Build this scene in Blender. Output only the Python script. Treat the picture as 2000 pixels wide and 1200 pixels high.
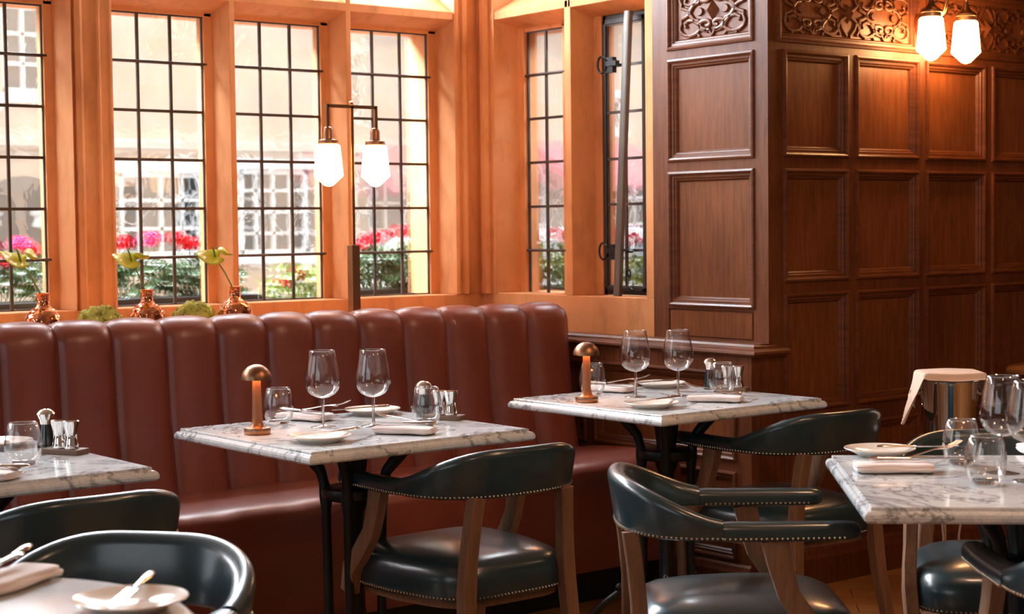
import bpy, math, random
from math import pi, sin, cos, radians as R
from mathutils import Vector, Matrix

for o in list(bpy.data.objects): bpy.data.objects.remove(o, do_unlink=True)
SC = bpy.context.scene
COL = SC.collection
rnd = random.Random(7)

# ------------------------------------------------------------------ camera
cam_d = bpy.data.cameras.new('camera'); cam = bpy.data.objects.new('camera', cam_d); COL.objects.link(cam)
cam_d.sensor_width = 36.0; cam_d.lens = 58.95; cam_d.clip_start = .05; cam_d.clip_end = 200
yaw, pit, rol = 0.67620, 0.04844, -0.01117
fw = Vector((sin(yaw)*cos(pit), cos(yaw)*cos(pit), -sin(pit)))
rt = Vector((cos(yaw), -sin(yaw), 0)); up = rt.cross(fw)
r2 = rt*cos(rol)+up*sin(rol); u2 = up*cos(rol)-rt*sin(rol)
M = Matrix((r2, u2, -fw)).transposed().to_4x4(); M.translation = (0, 0, 1.331)
cam.matrix_world = M
cam_d.dof.use_dof = True; cam_d.dof.focus_distance = 4.9; cam_d.dof.aperture_fstop = 5.6
SC.camera = cam

# ------------------------------------------------------------------ view, world, sun, room light
SC.view_settings.view_transform = 'Standard'; SC.view_settings.look = 'None'
SC.view_settings.gamma = 1.0; SC.view_settings.exposure = 0.3; SC.view_settings.use_curve_mapping = False
W = bpy.data.worlds.new('sky'); SC.world = W; W.use_nodes = True
bg = W.node_tree.nodes['Background']; bg.inputs[0].default_value = (.86, .93, 1.0, 1); bg.inputs[1].default_value = 2.0

def light(name, kind, loc, energy, col, size=.1, rot=(0, 0, 0), sy=None, spot=None):
    d = bpy.data.lights.new(name, kind); d.energy = energy; d.color = col
    if kind == 'AREA':
        d.size = size
        if sy: d.shape = 'RECTANGLE'; d.size_y = sy
    elif kind == 'SUN': d.angle = R(3)
    else: d.shadow_soft_size = size
    o = bpy.data.objects.new(name, d); o.location = loc; o.rotation_euler = rot; COL.objects.link(o); return o
light('sun', 'SUN', (0, 0, 12), 1.3, (1, .93, .82), rot=(R(38), 0, R(-25)))
WARM = (1.0, .62, .38); COOL = (.82, .91, 1.0)
# area lamps added to brighten the room, standing in for sky outside the bay
light('bay_sky_fill', 'AREA', (3.2, 6.42, 3.0), 760, COOL, 2.7, (R(-58), 0, 0), .9)
light('bay_sky_fill', 'AREA', (.35, 6.32, 2.75), 330, COOL, 2.9, (R(-62), 0, 0), 1.1)
light('return_sky_fill', 'AREA', (5.2, 5.2, 2.85), 80, COOL, .9, (0, R(58), 0), 1.0)
light('left_wall_fill', 'AREA', (-2.9, 1.2, 1.9), 24, COOL, 1.6, (0, R(-90), 0), 3.2)  # added lamp in front of the solid left wall, in place of a window
for i, (x, y, z, e) in enumerate([(1.2, .9, 2.75, 24), (3.4, .7, 2.75, 24), (5.6, 1.6, 2.75, 5), (3.3, 2.1, 2.75, 34)]):
    light('ceiling_lamp_light', 'POINT', (x, y, z), e, WARM, .12)

# ------------------------------------------------------------------ materials
MATS = {}
class NB:
    def __init__(s, name):
        s.m = bpy.data.materials.new(name); s.m.use_nodes = True; s.t = s.m.node_tree; s.n = s.t.nodes; s.l = s.t.links
        s.p = s.n['Principled BSDF']; s.out = s.n['Material Output']; MATS[name] = s.m
        s.tc = s.n.new('ShaderNodeTexCoord')
    def node(s, t, **k):
        x = s.n.new(t)
        for a, b in k.items(): setattr(x, a, b)
        return x
    def mp(s, scale=(1, 1, 1), rot=(0, 0, 0)):
        m = s.node('ShaderNodeMapping'); m.inputs['Scale'].default_value = scale; m.inputs['Rotation'].default_value = rot
        s.l.new(s.tc.outputs['Object'], m.inputs['Vector']); return m
    def noise(s, scale, vec=None, detail=4, rough=.55, dist=0):
        x = s.node('ShaderNodeTexNoise'); x.inputs['Scale'].default_value = scale; x.inputs['Detail'].default_value = detail
        x.inputs['Roughness'].default_value = rough; x.inputs['Distortion'].default_value = dist
        s.l.new((vec or s.mp()).outputs[0], x.inputs['Vector']); return x
    def ramp(s, src, stops):
        x = s.node('ShaderNodeValToRGB'); e = x.color_ramp.elements
        while len(e) < len(stops): e.new(.5)
        for k, (p, c) in enumerate(stops):
            e[k].position = p; e[k].color = (*c, 1) if len(c) == 3 else c
        s.l.new(src, x.inputs['Fac']); return x
    def bump(s, src, st=.2, d=.01):
        b = s.node('ShaderNodeBump'); b.inputs['Strength'].default_value = st; b.inputs['Distance'].default_value = d
        s.l.new(src, b.inputs['Height']); s.l.new(b.outputs[0], s.p.inputs['Normal']); return b
    def mix(s, f, a, b, mode='MIX'):
        x = s.node('ShaderNodeMix', data_type='RGBA', blend_type=mode)
        if isinstance(f, (int, float)): x.inputs[0].default_value = f
        else: s.l.new(f, x.inputs[0])
        for k, v in ((6, a), (7, b)):
            if isinstance(v, tuple): x.inputs[k].default_value = (*v, 1)
            else: s.l.new(v, x.inputs[k])
        return x.outputs[2]
    def base(s, c):
        if isinstance(c, tuple): s.p.inputs['Base Color'].default_value = (*c, 1)
        else: s.l.new(c, s.p.inputs['Base Color'])
    def set(s, rough=.5, metal=0, coat=0, spec=.5, ior=None, coatr=.1):
        s.p.inputs['Roughness'].default_value = rough; s.p.inputs['Metallic'].default_value = metal
        s.p.inputs['Coat Weight'].default_value = coat; s.p.inputs['Coat Roughness'].default_value = coatr
        s.p.inputs['Specular IOR Level'].default_value = spec
        return s.m

def simple(name, col, rough=.5, metal=0, coat=0, spec=.5, var=.12, bs=60, bst=.05):
    b = NB(name); n = b.noise(9); r = b.ramp(n.outputs['Fac'], [(.3, tuple(c*(1-var) for c in col)), (.7, tuple(min(1, c*(1+var)) for c in col))])
    b.base(r.outputs[0]); n2 = b.noise(bs); b.bump(n2.outputs['Fac'], bst, .003)
    return b.set(rough, metal, coat, spec)

# golden limestone, tooled
b = NB('stone'); n1 = b.noise(2.3, detail=6); n2 = b.noise(14, b.mp((1, 1, .35)), 5); n3 = b.noise(90, b.mp((1, 1, .25)))
c1 = b.ramp(n1.outputs['Fac'], [(.3, (.60, .25, .10)), (.55, (.74, .335, .14)), (.75, (.80, .40, .19))])
c2 = b.ramp(n2.outputs['Fac'], [(.25, (.55, .5, .45)), (.5, (1, 1, 1))])
b.base(b.mix(.55, c1.outputs[0], c2.outputs[0], 'MULTIPLY')); b.bump(n3.outputs['Fac'], .25, .004); b.set(.75, spec=.25)
b = NB('pale_stone'); n1 = b.noise(3, detail=6); c1 = b.ramp(n1.outputs['Fac'], [(.3, (.62, .55, .47)), (.7, (.78, .72, .64))]); b.base(c1.outputs[0]); n3 = b.noise(60); b.bump(n3.outputs['Fac'], .2, .004); b.set(.8)
# polished oak panelling
def oak(name, dark, mid, lite, vert=True, rough=.40):
    b = NB(name); sc = (9, 9, .9) if vert else (.9, .9, 9)
    n0 = b.noise(1.7, detail=3); n1 = b.noise(6, b.mp(sc), 8, .65, .6); n2 = b.noise(55, b.mp((3, 3, .12) if vert else (.12, .12, 3)), 3)
    c = b.ramp(n1.outputs['Fac'], [(.2, dark), (.5, mid), (.82, lite)])
    k = b.ramp(n0.outputs['Fac'], [(.3, (.55, .5, .48)), (.62, (1, 1, 1))])
    g = b.ramp(n2.outputs['Fac'], [(.35, (.84, .82, .8)), (.55, (1, 1, 1))])
    b.base(b.mix(.6, b.mix(.8, c.outputs[0], k.outputs[0], 'MULTIPLY'), g.outputs[0], 'MULTIPLY'))
    b.bump(n2.outputs['Fac'], .12, .002); return b.set(rough, coat=.08, coatr=.25, spec=.32)
oak('oak', (.065, .020, .009), (.16, .049, .017), (.25, .083, .027))
oak('oak_panel', (.085, .028, .011), (.20, .064, .021), (.30, .105, .034), rough=.36)
oak('oak_rail', (.065, .020, .009), (.155, .047, .016), (.24, .08, .026), False)
oak('chair_wood', (.17, .09, .05), (.27, .145, .08), (.36, .20, .115), rough=.5)
oak('table_wood', (.20, .08, .03), (.36, .16, .06), (.48, .24, .1), False, .25)
b = NB('floor_wood'); br = b.node('ShaderNodeTexBrick'); br.inputs['Scale'].default_value = 1; br.inputs['Brick Width'].default_value = 1.1; br.inputs['Row Height'].default_value = .12; br.inputs['Mortar Size'].default_value = .002
br.inputs['Color1'].default_value = (.46, .22, .075, 1); br.inputs['Color2'].default_value = (.34, .15, .05, 1); br.inputs['Mortar'].default_value = (.03, .012, .006, 1)
b.l.new(b.mp(rot=(0, 0, R(45))).outputs[0], br.inputs['Vector']); n = b.noise(10, b.mp((1, 8, 1), (0, 0, R(45))), 6)
g = b.ramp(n.outputs['Fac'], [(.3, (.6, .55, .5)), (.7, (1, 1, 1))]); b.base(b.mix(.8, br.outputs['Color'], g.outputs[0], 'MULTIPLY')); b.set(.3, coat=.2)
# leathers
def leather(name, c0, c1, rough, coat, coatr=.18):
    b = NB(name); n = b.noise(5, detail=3); r = b.ramp(n.outputs['Fac'], [(.3, c0), (.7, c1)]); b.base(r.outputs[0])
    v = b.node('ShaderNodeTexVoronoi'); v.inputs['Scale'].default_value = 420; b.l.new(b.mp().outputs[0], v.inputs['Vector']); n2 = b.noise(18, detail=3)
    ad = b.node('ShaderNodeMath', operation='ADD'); m1 = b.node('ShaderNodeMath', operation='MULTIPLY'); m1.inputs[1].default_value = .12
    b.l.new(v.outputs['Distance'], m1.inputs[0]); b.l.new(m1.outputs[0], ad.inputs[0]); b.l.new(n2.outputs['Fac'], ad.inputs[1]); b.bump(ad.outputs[0], .14, .003)
    return b.set(rough, coat=coat, coatr=coatr)
leather('red_leather', (.19, .044, .028), (.25, .062, .040), .36, .25, .25)
leather('teal_leather', (.012, .030, .038), (.018, .044, .054), .30, .55, .16)
# marble
b = NB('marble'); n0 = b.noise(3.2, b.mp(rot=(0, 0, .7)), 7, .6, 1.6); n1 = b.noise(9, b.mp(rot=(0, 0, .4)), 6, .6, 2.2)
a = b.node('ShaderNodeMath', operation='SUBTRACT'); a.inputs[1].default_value = .5; b.l.new(n0.outputs['Fac'], a.inputs[0]); ab = b.node('ShaderNodeMath', operation='ABSOLUTE'); b.l.new(a.outputs[0], ab.inputs[0])
v1 = b.ramp(ab.outputs[0], [(0, (.13, .14, .15)), (.012, (.52, .53, .54)), (.024, (1, 1, 1))])
a2 = b.node('ShaderNodeMath', operation='SUBTRACT'); a2.inputs[1].default_value = .48; b.l.new(n1.outputs['Fac'], a2.inputs[0]); ab2 = b.node('ShaderNodeMath', operation='ABSOLUTE'); b.l.new(a2.outputs[0], ab2.inputs[0])
v2 = b.ramp(ab2.outputs[0], [(0, (.5, .51, .53)), (.03, (1, 1, 1))]); n3 = b.noise(2, detail=4)
cl = b.ramp(n3.outputs['Fac'], [(.32, (.62, .67, .70)), (.62, (.86, .88, .88))])
b.base(b.mix(.4, b.mix(.75, cl.outputs[0], v1.outputs[0], 'MULTIPLY'), v2.outputs[0], 'MULTIPLY')); b.set(.16, spec=.5, coat=.3, coatr=.05)
simple('white_marble', (.60, .60, .59), .2, coat=.2, var=.05)
simple('iron', (.010, .011, .012), .38, .3, var=.2, bs=120, bst=.2)
simple('grey_metal', (.13, .12, .11), .45, .7)
simple('dark_frame', (.035, .033, .032), .5, .3)
simple('lead', (.085, .062, .052), .55, .4, var=.3)
simple('copper', (.34, .175, .10), .36, 1, bs=300, bst=.03)
simple('copper_stem', (.34, .145, .065), .42, .55, bst=.03)
simple('dark_brass', (.30, .17, .09), .35, .9)
simple('brass', (.75, .38, .16), .25, 1)
simple('chrome', (.82, .80, .78), .06, 1, var=.02, bst=0)
simple('steel', (.72, .70, .68), .14, 1, var=.03, bst=0)
simple('nail', (.70, .58, .42), .25, 1, bst=0)
simple('black_gloss', (.012, .018, .022), .12, 0, .5, bst=0)
simple('linen', (.78, .70, .68), .9, var=.04, bs=400, bst=.25)
simple('cloth_tan', (.70, .50, .38), .9, var=.06, bs=300, bst=.25)
simple('china', (.80, .74, .67), .12, 0, .4, var=.02, bst=0)
simple('tray_wood', (.15, .085, .055), .5)
simple('leaf', (.040, .095, .022), .38, 0, .2, var=.45)
simple('leaf_light', (.17, .26, .04), .42, 0, .2, var=.3)
simple('anthurium', (.70, .66, .06), .25, 0, .5, var=.25)
simple('succulent', (.66, .72, .18), .5, var=.3)
simple('petal_red', (.72, .02, .045), .55, var=.2)
simple('petal_pink', (.80, .08, .30), .55, var=.2)
simple('stem', (.20, .26, .05), .5)
simple('planter', (.035, .037, .04), .6)
simple('white_paint', (.85, .86, .86), .5, var=.04)
simple('dark_pane', (.035, .04, .045), .4, spec=.2, var=.6)
simple('awning', (.72, .26, .28), .7)
simple('roof_tile', (.42, .40, .38), .8, var=.3)
simple('road', (.55, .55, .56), .8)
simple('plaster', (.30, .20, .13), .9)
# facade of the street: coursed cream stone
b = NB('facade'); br = b.node('ShaderNodeTexBrick'); br.inputs['Scale'].default_value = 1; br.inputs['Brick Width'].default_value = .62; br.inputs['Row Height'].default_value = .27; br.inputs['Mortar Size'].default_value = .008
br.inputs['Color1'].default_value = (.58, .48, .39, 1); br.inputs['Color2'].default_value = (.66, .47, .32, 1); br.inputs['Mortar'].default_value = (.55, .50, .44, 1)
b.l.new(b.mp(rot=(R(90), 0, 0)).outputs[0], br.inputs['Vector']); n = b.noise(2.5, detail=6); g = b.ramp(n.outputs['Fac'], [(.3, (.72, .70, .70)), (.6, (1, 1, 1))])
b.base(b.mix(.8, br.outputs['Color'], g.outputs[0], 'MULTIPLY')); b.set(.9)
# hammered copper glass
b = NB('copper_glass'); b.base((.78, .34, .19)); v = b.node('ShaderNodeTexVoronoi'); v.inputs['Scale'].default_value = 70; b.l.new(b.mp().outputs[0], v.inputs['Vector']); b.bump(v.outputs['Distance'], .55, .004); b.set(.07, 1)
# thin clear glass: see-through with a Fresnel reflection
def thin_glass(name, tint, refl=1.0, bumpst=0, bscale=10, refr=0):
    b = NB(name); b.n.remove(b.p); tr = b.node('ShaderNodeBsdfTransparent'); tr.inputs[0].default_value = (*tint, 1)
    gl = b.node('ShaderNodeBsdfGlossy'); gl.inputs['Roughness'].default_value = .02
    lw = b.node('ShaderNodeLayerWeight'); lw.inputs[0].default_value = .5
    pw = b.node('ShaderNodeMath', operation='POWER'); pw.inputs[1].default_value = 3.0; b.l.new(lw.outputs['Facing'], pw.inputs[0])
    sc_ = b.node('ShaderNodeMath', operation='MULTIPLY_ADD'); sc_.inputs[1].default_value = .85; sc_.inputs[2].default_value = .04; b.l.new(pw.outputs[0], sc_.inputs[0])
    mu = b.node('ShaderNodeMath', operation='MULTIPLY', use_clamp=True); mu.inputs[1].default_value = refl; b.l.new(sc_.outputs[0], mu.inputs[0])
    base = tr.outputs[0]
    if bumpst:
        n = b.noise(bscale, detail=2, dist=.8); bp = b.node('ShaderNodeBump'); bp.inputs['Strength'].default_value = bumpst; bp.inputs['Distance'].default_value = .01
        b.l.new(n.outputs['Fac'], bp.inputs['Height']); b.l.new(bp.outputs[0], gl.inputs['Normal'])
        if refr:
            rf = b.node('ShaderNodeBsdfRefraction'); rf.inputs['IOR'].default_value = 1.12; rf.inputs['Roughness'].default_value = 0; b.l.new(bp.outputs[0], rf.inputs['Normal'])
            mx = b.node('ShaderNodeMixShader'); mx.inputs[0].default_value = refr; b.l.new(tr.outputs[0], mx.inputs[1]); b.l.new(rf.outputs[0], mx.inputs[2]); base = mx.outputs[0]
    m = b.node('ShaderNodeMixShader'); b.l.new(mu.outputs[0], m.inputs[0]); b.l.new(base, m.inputs[1]); b.l.new(gl.outputs[0], m.inputs[2]); b.l.new(m.outputs[0], b.out.inputs[0])
thin_glass('clear_glass', (.985, .985, .985), 1.35)
b = NB('glass_rim'); b.n.remove(b.p); tr = b.node('ShaderNodeBsdfTransparent'); gl = b.node('ShaderNodeBsdfGlossy'); gl.inputs['Roughness'].default_value = .12
m = b.node('ShaderNodeMixShader'); m.inputs[0].default_value = .6; b.l.new(tr.outputs[0], m.inputs[1]); b.l.new(gl.outputs[0], m.inputs[2]); b.l.new(m.outputs[0], b.out.inputs[0])
thin_glass('plain_glass', (.97, .98, .98), .5)
thin_glass('old_glass', (.97, .98, .98), .5, .35, 9, .45)
b = NB('solid_glass'); b.base((1, 1, 1)); b.p.inputs['Transmission Weight'].default_value = 1; b.p.inputs['IOR'].default_value = 1.5; b.set(.0)
def emis(name, col, st):
    b = NB(name); b.base(col); b.p.inputs['Emission Color'].default_value = (*col, 1); b.p.inputs['Emission Strength'].default_value = st
    w = b.node('ShaderNodeTexWave'); w.inputs['Scale'].default_value = 30; b.l.new(b.mp().outputs[0], w.inputs['Vector']); b.bump(w.outputs[0], .2, .002)
    return b.set(.3)
emis('lit_shade', (1.0, .56, .28), 9)
emis('lit_shade_wall', (1.0, .50, .20), 44)
emis('lamp_disc', (1.0, .36, .10), 38)
Mt = MATS

# ------------------------------------------------------------------ mesh helpers
class MB:
    def __init__(s): s.v = []; s.f = []
    def add(s, vs, fs):
        k = len(s.v); s.v += [tuple(v) for v in vs]; s.f += [tuple(i+k for i in f) for f in fs]; return s
    def box(s, x0, x1, y0, y1, z0, z1):
        return s.add([(x0, y0, z0), (x1, y0, z0), (x1, y1, z0), (x0, y1, z0), (x0, y0, z1), (x1, y0, z1), (x1, y1, z1), (x0, y1, z1)],
                     [(0, 3, 2, 1), (4, 5, 6, 7), (0, 1, 5, 4), (1, 2, 6, 5), (2, 3, 7, 6), (3, 0, 4, 7)])
    def loft(s, loops, caps=True, closed=False):
        n = len(loops[0]); vs = [p for L in loops for p in L]; fs = []
        m = len(loops)
        for i in range(m if closed else m-1):
            a = i*n; c = ((i+1) % m)*n
            for j in range(n): fs.append((a+j, a+(j+1) % n, c+(j+1) % n, c+j))
        if caps and not closed: fs += [tuple(range(n))[::-1], tuple((m-1)*n+j for j in range(n))]
        return s.add(vs, fs)
    def lathe(s, prof, c=(0, 0, 0), n=32, cap=True):
        loops = [[(c[0]+r*cos(2*pi*j/n), c[1]+r*sin(2*pi*j/n), c[2]+z) for j in range(n)] for r, z in prof]
        return s.loft(loops, cap)
    def prism(s, poly, z0, z1):
        return s.loft([[(x, y, z0) for x, y in poly], [(x, y, z1) for x, y in poly]])
    def tube(s, pts, r, n=8, flat=1.0, upv=None):
        pts = [Vector(p) for p in pts]; loops = []
        rr = r if isinstance(r, (list, tuple)) else [r]*len(pts)
        u = None
        for i, p in enumerate(pts):
            t = (pts[min(i+1, len(pts)-1)]-pts[max(i-1, 0)]).normalized()
            if upv is not None: u0 = Vector(upv)
            else: u0 = u if u is not None else (Vector((0, 0, 1)) if abs(t.z) < .9 else Vector((1, 0, 0)))
            a = t.cross(u0)
            if a.length < 1e-6: a = t.cross(Vector((1, 0, 0)))
            a.normalize(); b_ = a.cross(t).normalized(); u = b_
            loops.append([p+a*(rr[i]*cos(2*pi*j/n))+b_*(rr[i]*flat*sin(2*pi*j/n)) for j in range(n)])
        return s.loft(loops)
    def bar(s, pts, w, d, side=(1, 0, 0)):
        # rectangular bar along pts: w along 'side', d across; w/d may be lists
        pts = [Vector(p) for p in pts]; sd = Vector(side).normalized(); loops = []
        for i, p in enumerate(pts):
            t = (pts[min(i+1, len(pts)-1)]-pts[max(i-1, 0)]).normalized(); q = t.cross(sd).normalized(); a = (sd-t*t.dot(sd)).normalized()
            ww = (w[i] if isinstance(w, (list, tuple)) else w)/2; dd = (d[i] if isinstance(d, (list, tuple)) else d)/2
            k = .18; L = []
            for sx, sy in ((1, 1), (-1, 1), (-1, -1), (1, -1)):
                e = [(sx*ww, sy*dd*(1-k)), (sx*ww*(1-k), sy*dd)]
                if sx*sy < 0: e = e[::-1]
                for x, y in e: L.append(p+a*x+q*y)
            loops.append(L)
        return s.loft(loops)
    def sphere(s, c, r, n=6, m=4, sz=1.0):
        loops = []
        for i in range(1, m):
            a = pi*i/m; loops.append([(c[0]+r*sin(a)*cos(2*pi*j/n), c[1]+r*sin(a)*sin(2*pi*j/n), c[2]-r*sz*cos(a)) for j in range(n)])
        return s.loft(loops)
    def build(s, name, mat, parent=None, smooth=True, loc=None, bev=0, angle=40):
        me = bpy.data.meshes.new(name); me.from_pydata(s.v, [], s.f); me.update()
        o = bpy.data.objects.new(name, me); COL.objects.link(o)
        me.materials.append(Mt[mat] if isinstance(mat, str) else mat)
        if parent: o.parent = parent
        if loc: o.location = loc
        if smooth:
            me.polygons.foreach_set('use_smooth', [True]*len(me.polygons)); me.set_sharp_from_angle(angle=R(angle))
        if bev:
            md = o.modifiers.new('bevel', 'BEVEL'); md.width = bev; md.segments = 2; md.limit_method = 'ANGLE'
        return o

def thing(name, label, cat, loc=(0, 0, 0), rz=0, group=None):
    o = bpy.data.objects.new(name, None); COL.objects.link(o); o.location = loc; o.rotation_euler = (0, 0, rz); o.empty_display_size = .05
    return tag(o, label, cat, group)
def tag(o, label, cat, group=None):
    o['label'] = label; o['category'] = cat
    if group: o['group'] = group
    return o
def struct(o): o['kind'] = 'structure'; return o
def dup(root, loc, rz, label, group=None):
    r = root.copy(); COL.objects.link(r); r.location = loc; r.rotation_euler = (0, 0, rz); r['label'] = label
    if group: r['group'] = group
    for ch in list(root.children):
        c = ch.copy(); COL.objects.link(c); c.parent = r
        for g in list(ch.children):
            d = g.copy(); COL.objects.link(d); d.parent = c
    return r
class Maker:
    def __init__(s, fn, group=None): s.fn = fn; s.first = None; s.group = group
    def __call__(s, loc, rz, label):
        if s.first is None:
            s.first = s.fn(); o = s.first; o.location = loc; o.rotation_euler = (0, 0, rz); o['label'] = label
            if s.group: o['group'] = s.group
            return o
        return dup(s.first, loc, rz, label, s.group)

# ------------------------------------------------------------------ room shell
struct(MB().box(-3, 8.2, -3, 6.1, -.1, 0).build('floor', 'floor_wood', smooth=False))
struct(MB().box(-3, 8.2, -3, 6.3, 3.1, 3.2).build('ceiling', 'plaster', smooth=False))
struct(MB().box(-3, 8.2, -3.15, -3, 0, 3.1).build('wall_front', 'plaster', smooth=False))
struct(MB().box(8.2, 8.35, -3, 4.1, 0, 3.1).build('wall_far_right', 'oak', smooth=False))
struct(MB().box(-3.15, -3, -3, 4.1, 0, 3.1).build('wall_left', 'plaster', smooth=False))
struct(MB().box(-3, -1.3, 4.0, 4.15, 0, 3.1).build('wall_left_return', 'oak', smooth=False))

YG, YN = 5.984, 5.85         # glass plane, inner nose of the stonework (main bay wall)
ZB, ZT = 1.035, 2.171        # glass bottom and top
ZR = [2.171, 1.983, 1.794, 1.604, 1.413, 1.223, 1.035]
# groups of lights: (x glass left, x glass right)
lights_x = [(-1.03, -.61), (-.43, -.01), (.07, .49), (.73, 1.15), (1.27, 1.69), (2.152, 2.573), (2.818, 3.239), (3.36, 3.782), (3.906, 4.335)]
st = MB()
st.box(-1.4, 4.53, YN, 6.15, 0, 1.035)                                 # apron below the sill
st.box(-1.4, 4.6, YG+.012, 6.15, 1.0, 1.035)
def mull(a, b_, nose=None, sign=1):
    c = (a+b_)/2; n0, n1 = nose or (c-.012, c+.012)
    return [(a, 6.03), (a, 5.968), (a+.036, 5.968), (n0, YN), (n1, YN), (b_-.036, 5.968), (b_, 5.968), (b_, 6.03)]
def wide(a, b_):
    w = YN-.012; x0, x1 = a+.053, b_-.032; L = x1-x0
    return [(a, 6.03), (a, 5.968), (a+.036, 5.968), (x0, w+.004), (x0+.003, w+.022), (x0+.012, w+.022), (x0+.014, w), (x0+.03, w-.008), (x0+.042, w), (x0+.044, w+.008),
            (x0+L*.58, w+.008), (x0+L*.6, w-.004), (x0+L*.66, w-.006), (x0+L*.7, w+.004), (x0+L*.9, w+.004), (x0+L*.93, w-.002), (x1, w), (x1+.004, YN+.01), (b_-.0301, 5.968), (b_, 5.968), (b_, 6.03)]
for k in range(len(lights_x)-1):
    a, b_ = lights_x[k][1], lights_x[k+1][0]
    p = mull(a, b_) if b_-a < .2 else wide(a, b_)
    for z0, z1 in ((1.035, 2.24), (2.32, 3.1)): st.prism(p, z0, z1)
    nx = [q for q in p if q[1] < YN+.03]
    st.box(min(q[0] for q in nx), max(q[0] for q in nx), YN-.0005, 5.95, 2.2, 2.36)
st.prism([(-1.4, 6.12), (-1.4, 5.85), (-1.09, 5.85), (-1.066, 5.968), (-1.03, 5.968), (-1.03, 6.12)], 1.03, 3.1)
# transom: section in (y, z), run along x
def runx(sec, x0, x1): st.loft([[(x0, y, z) for y, z in sec], [(x1, y, z) for y, z in sec]])
runx([(6.12, 2.171), (5.968, 2.171), (5.968, 2.187), (YN, 2.224), (YN, 2.256), (5.965, 2.335), (6.12, 2.335)], -1.4, 4.384)
# corner post between the bay wall and the return
st.prism([(4.335, 6.12), (4.335, 5.968), (4.377, 5.968), (4.386, 5.845), (4.398, 5.838), (4.405, 5.848), (4.418, 5.852), (4.425, 5.836), (4.440, 5.830), (4.452, 5.838), (4.455, 5.85), (4.520, 5.852),
          (4.512, 5.832), (4.500, 5.815), (4.503, 5.795), (4.518, 5.780), (4.532, 5.778), (4.535, 5.764), (4.524, 5.757), (4.526, 5.748), (4.640, 5.716), (4.640, 5.684), (4.72, 5.684), (4.72, 6.12)], 1.035, 3.1)
# return wall (glass plane x=4.6635, nose x=4.53)
XG, XN = 4.6635, 4.53
st.box(XN, 4.85, 4.5, 5.86, .8, 1.040)
st.prism([(4.72, 5.434), (4.648, 5.434), (4.648, 5.398), (XN, 5.281), (XN, 5.243), (4.648, 5.228), (4.648, 5.184), (4.72, 5.184)], 1.04, 3.1)
st.prism([(4.80, 4.905), (4.648, 4.905), (4.648, 4.87), (XN, 4.80), (XN, 4.55), (4.80, 4.55)], 1.04, 3.1)
def runy(sec, y0, y1): st.loft([[(x, y0, z) for x, z in sec], [(x, y1, z) for x, z in sec]])
runy([(4.80, 2.171), (4.648, 2.171), (4.648, 2.187), (XN, 2.224), (XN, 2.256), (4.645, 2.335), (4.80, 2.335)], 5.26, 5.78)
runy([(4.80, 2.19), (4.648, 2.19), (XN, 2.224), (XN, 2.256), (4.645, 2.335), (4.80, 2.335)], 4.75, 5.26)
st.box(XN+.0005, 4.64, 5.243, 5.281, 2.19, 2.36)
struct(st.build('wall_window', 'stone', bev=.004, angle=28))

def lattice(mb, xs, zs, y, vert=True, ax='x'):
    x0, x1 = min(xs), max(xs); t = .0055
    def bx(u0, u1, z0, z1, d):
        if ax == 'x': mb.box(u0, u1, y-d, y+d, z0, z1)
        else: mb.box(y-d, y+d, u0, u1, z0, z1)
    for x in xs: bx(x-t, x+t, min(zs), max(zs), .005)
    for z in zs: bx(x0-t, x1+t, z-t, z+t, .007)
wn = 0
def window(u0, u1, ax, c, zs, ncol=3):
    global wn
    wn += 1; w = bpy.data.objects.new('window_%d' % wn, None); COL.objects.link(w); struct(w); w.empty_display_size = .05
    g = MB(); l = MB()
    if ax == 'x': g.box(u0, u1, c-.0018, c+.0018, zs[-1], zs[0])
    else: g.box(c-.0018, c+.0018, u0, u1, zs[-1], zs[0])
    lattice(l, [u0+(u1-u0)*k/ncol for k in range(ncol+1)], zs, c, ax=ax)
    for k in (1, 5) if len(zs) > 5 else ():
        z = zs[k]
        if ax == 'x': l.tube([(u0-.01, c-.012, z), (u1+.012, c-.012, z)], .006, 8)
        else: l.tube([(c-.012, u0-.012, z), (c-.012, u1+.012, z)], .006, 8)
    g.build('glass', 'old_glass' if len(zs) > 5 else 'plain_glass', w, smooth=False); l.build('lead_lattice', 'lead', w, smooth=False)
for a, b_ in lights_x:
    window(a, b_, 'x', YG, ZR); window(a, b_, 'x', YG, [3.1, 2.93, 2.72, 2.53, 2.335])
window(5.434, 5.681, 'y', XG, ZR, 2); window(5.434, 5.681, 'y', XG, [3.1, 2.93, 2.72, 2.53, 2.335], 2)
window(4.905, 5.184, 'y', XG, [3.1, 2.93, 2.72, 2.53, 2.335], 2)
# casement
wn += 1; w = bpy.data.objects.new('window_%d' % wn, None); COL.objects.link(w); struct(w)
f = MB()
for (a, b_, d0, d1, e) in ((4.905, 5.184, 4.655, 4.675, .018), (4.921, 5.168, 4.640, 4.660, .016)):
    z0, z1 = (1.043, 2.19) if e == .018 else (1.06, 2.172)
    f.box(d0, d1, a, a+e, z0, z1); f.box(d0, d1, b_-e, b_, z0, z1); f.box(d0, d1, a, b_, z0, z0+e); f.box(d0, d1, a, b_, z1-e-.006, z1)
f.build('casement_frame', 'dark_frame', w, smooth=False, bev=.002)
l = MB(); lattice(l, [4.936, 5.045, 5.153], [2.15, 1.98, 1.79, 1.60, 1.414, 1.226, 1.076], 4.652, ax='y'); l.build('lead_lattice', 'lead', w, smooth=False)
MB().box(4.651, 4.654, 4.93, 5.16, 1.07, 2.16).build('glass', 'old_glass', w, smooth=False)
h = MB()
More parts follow.
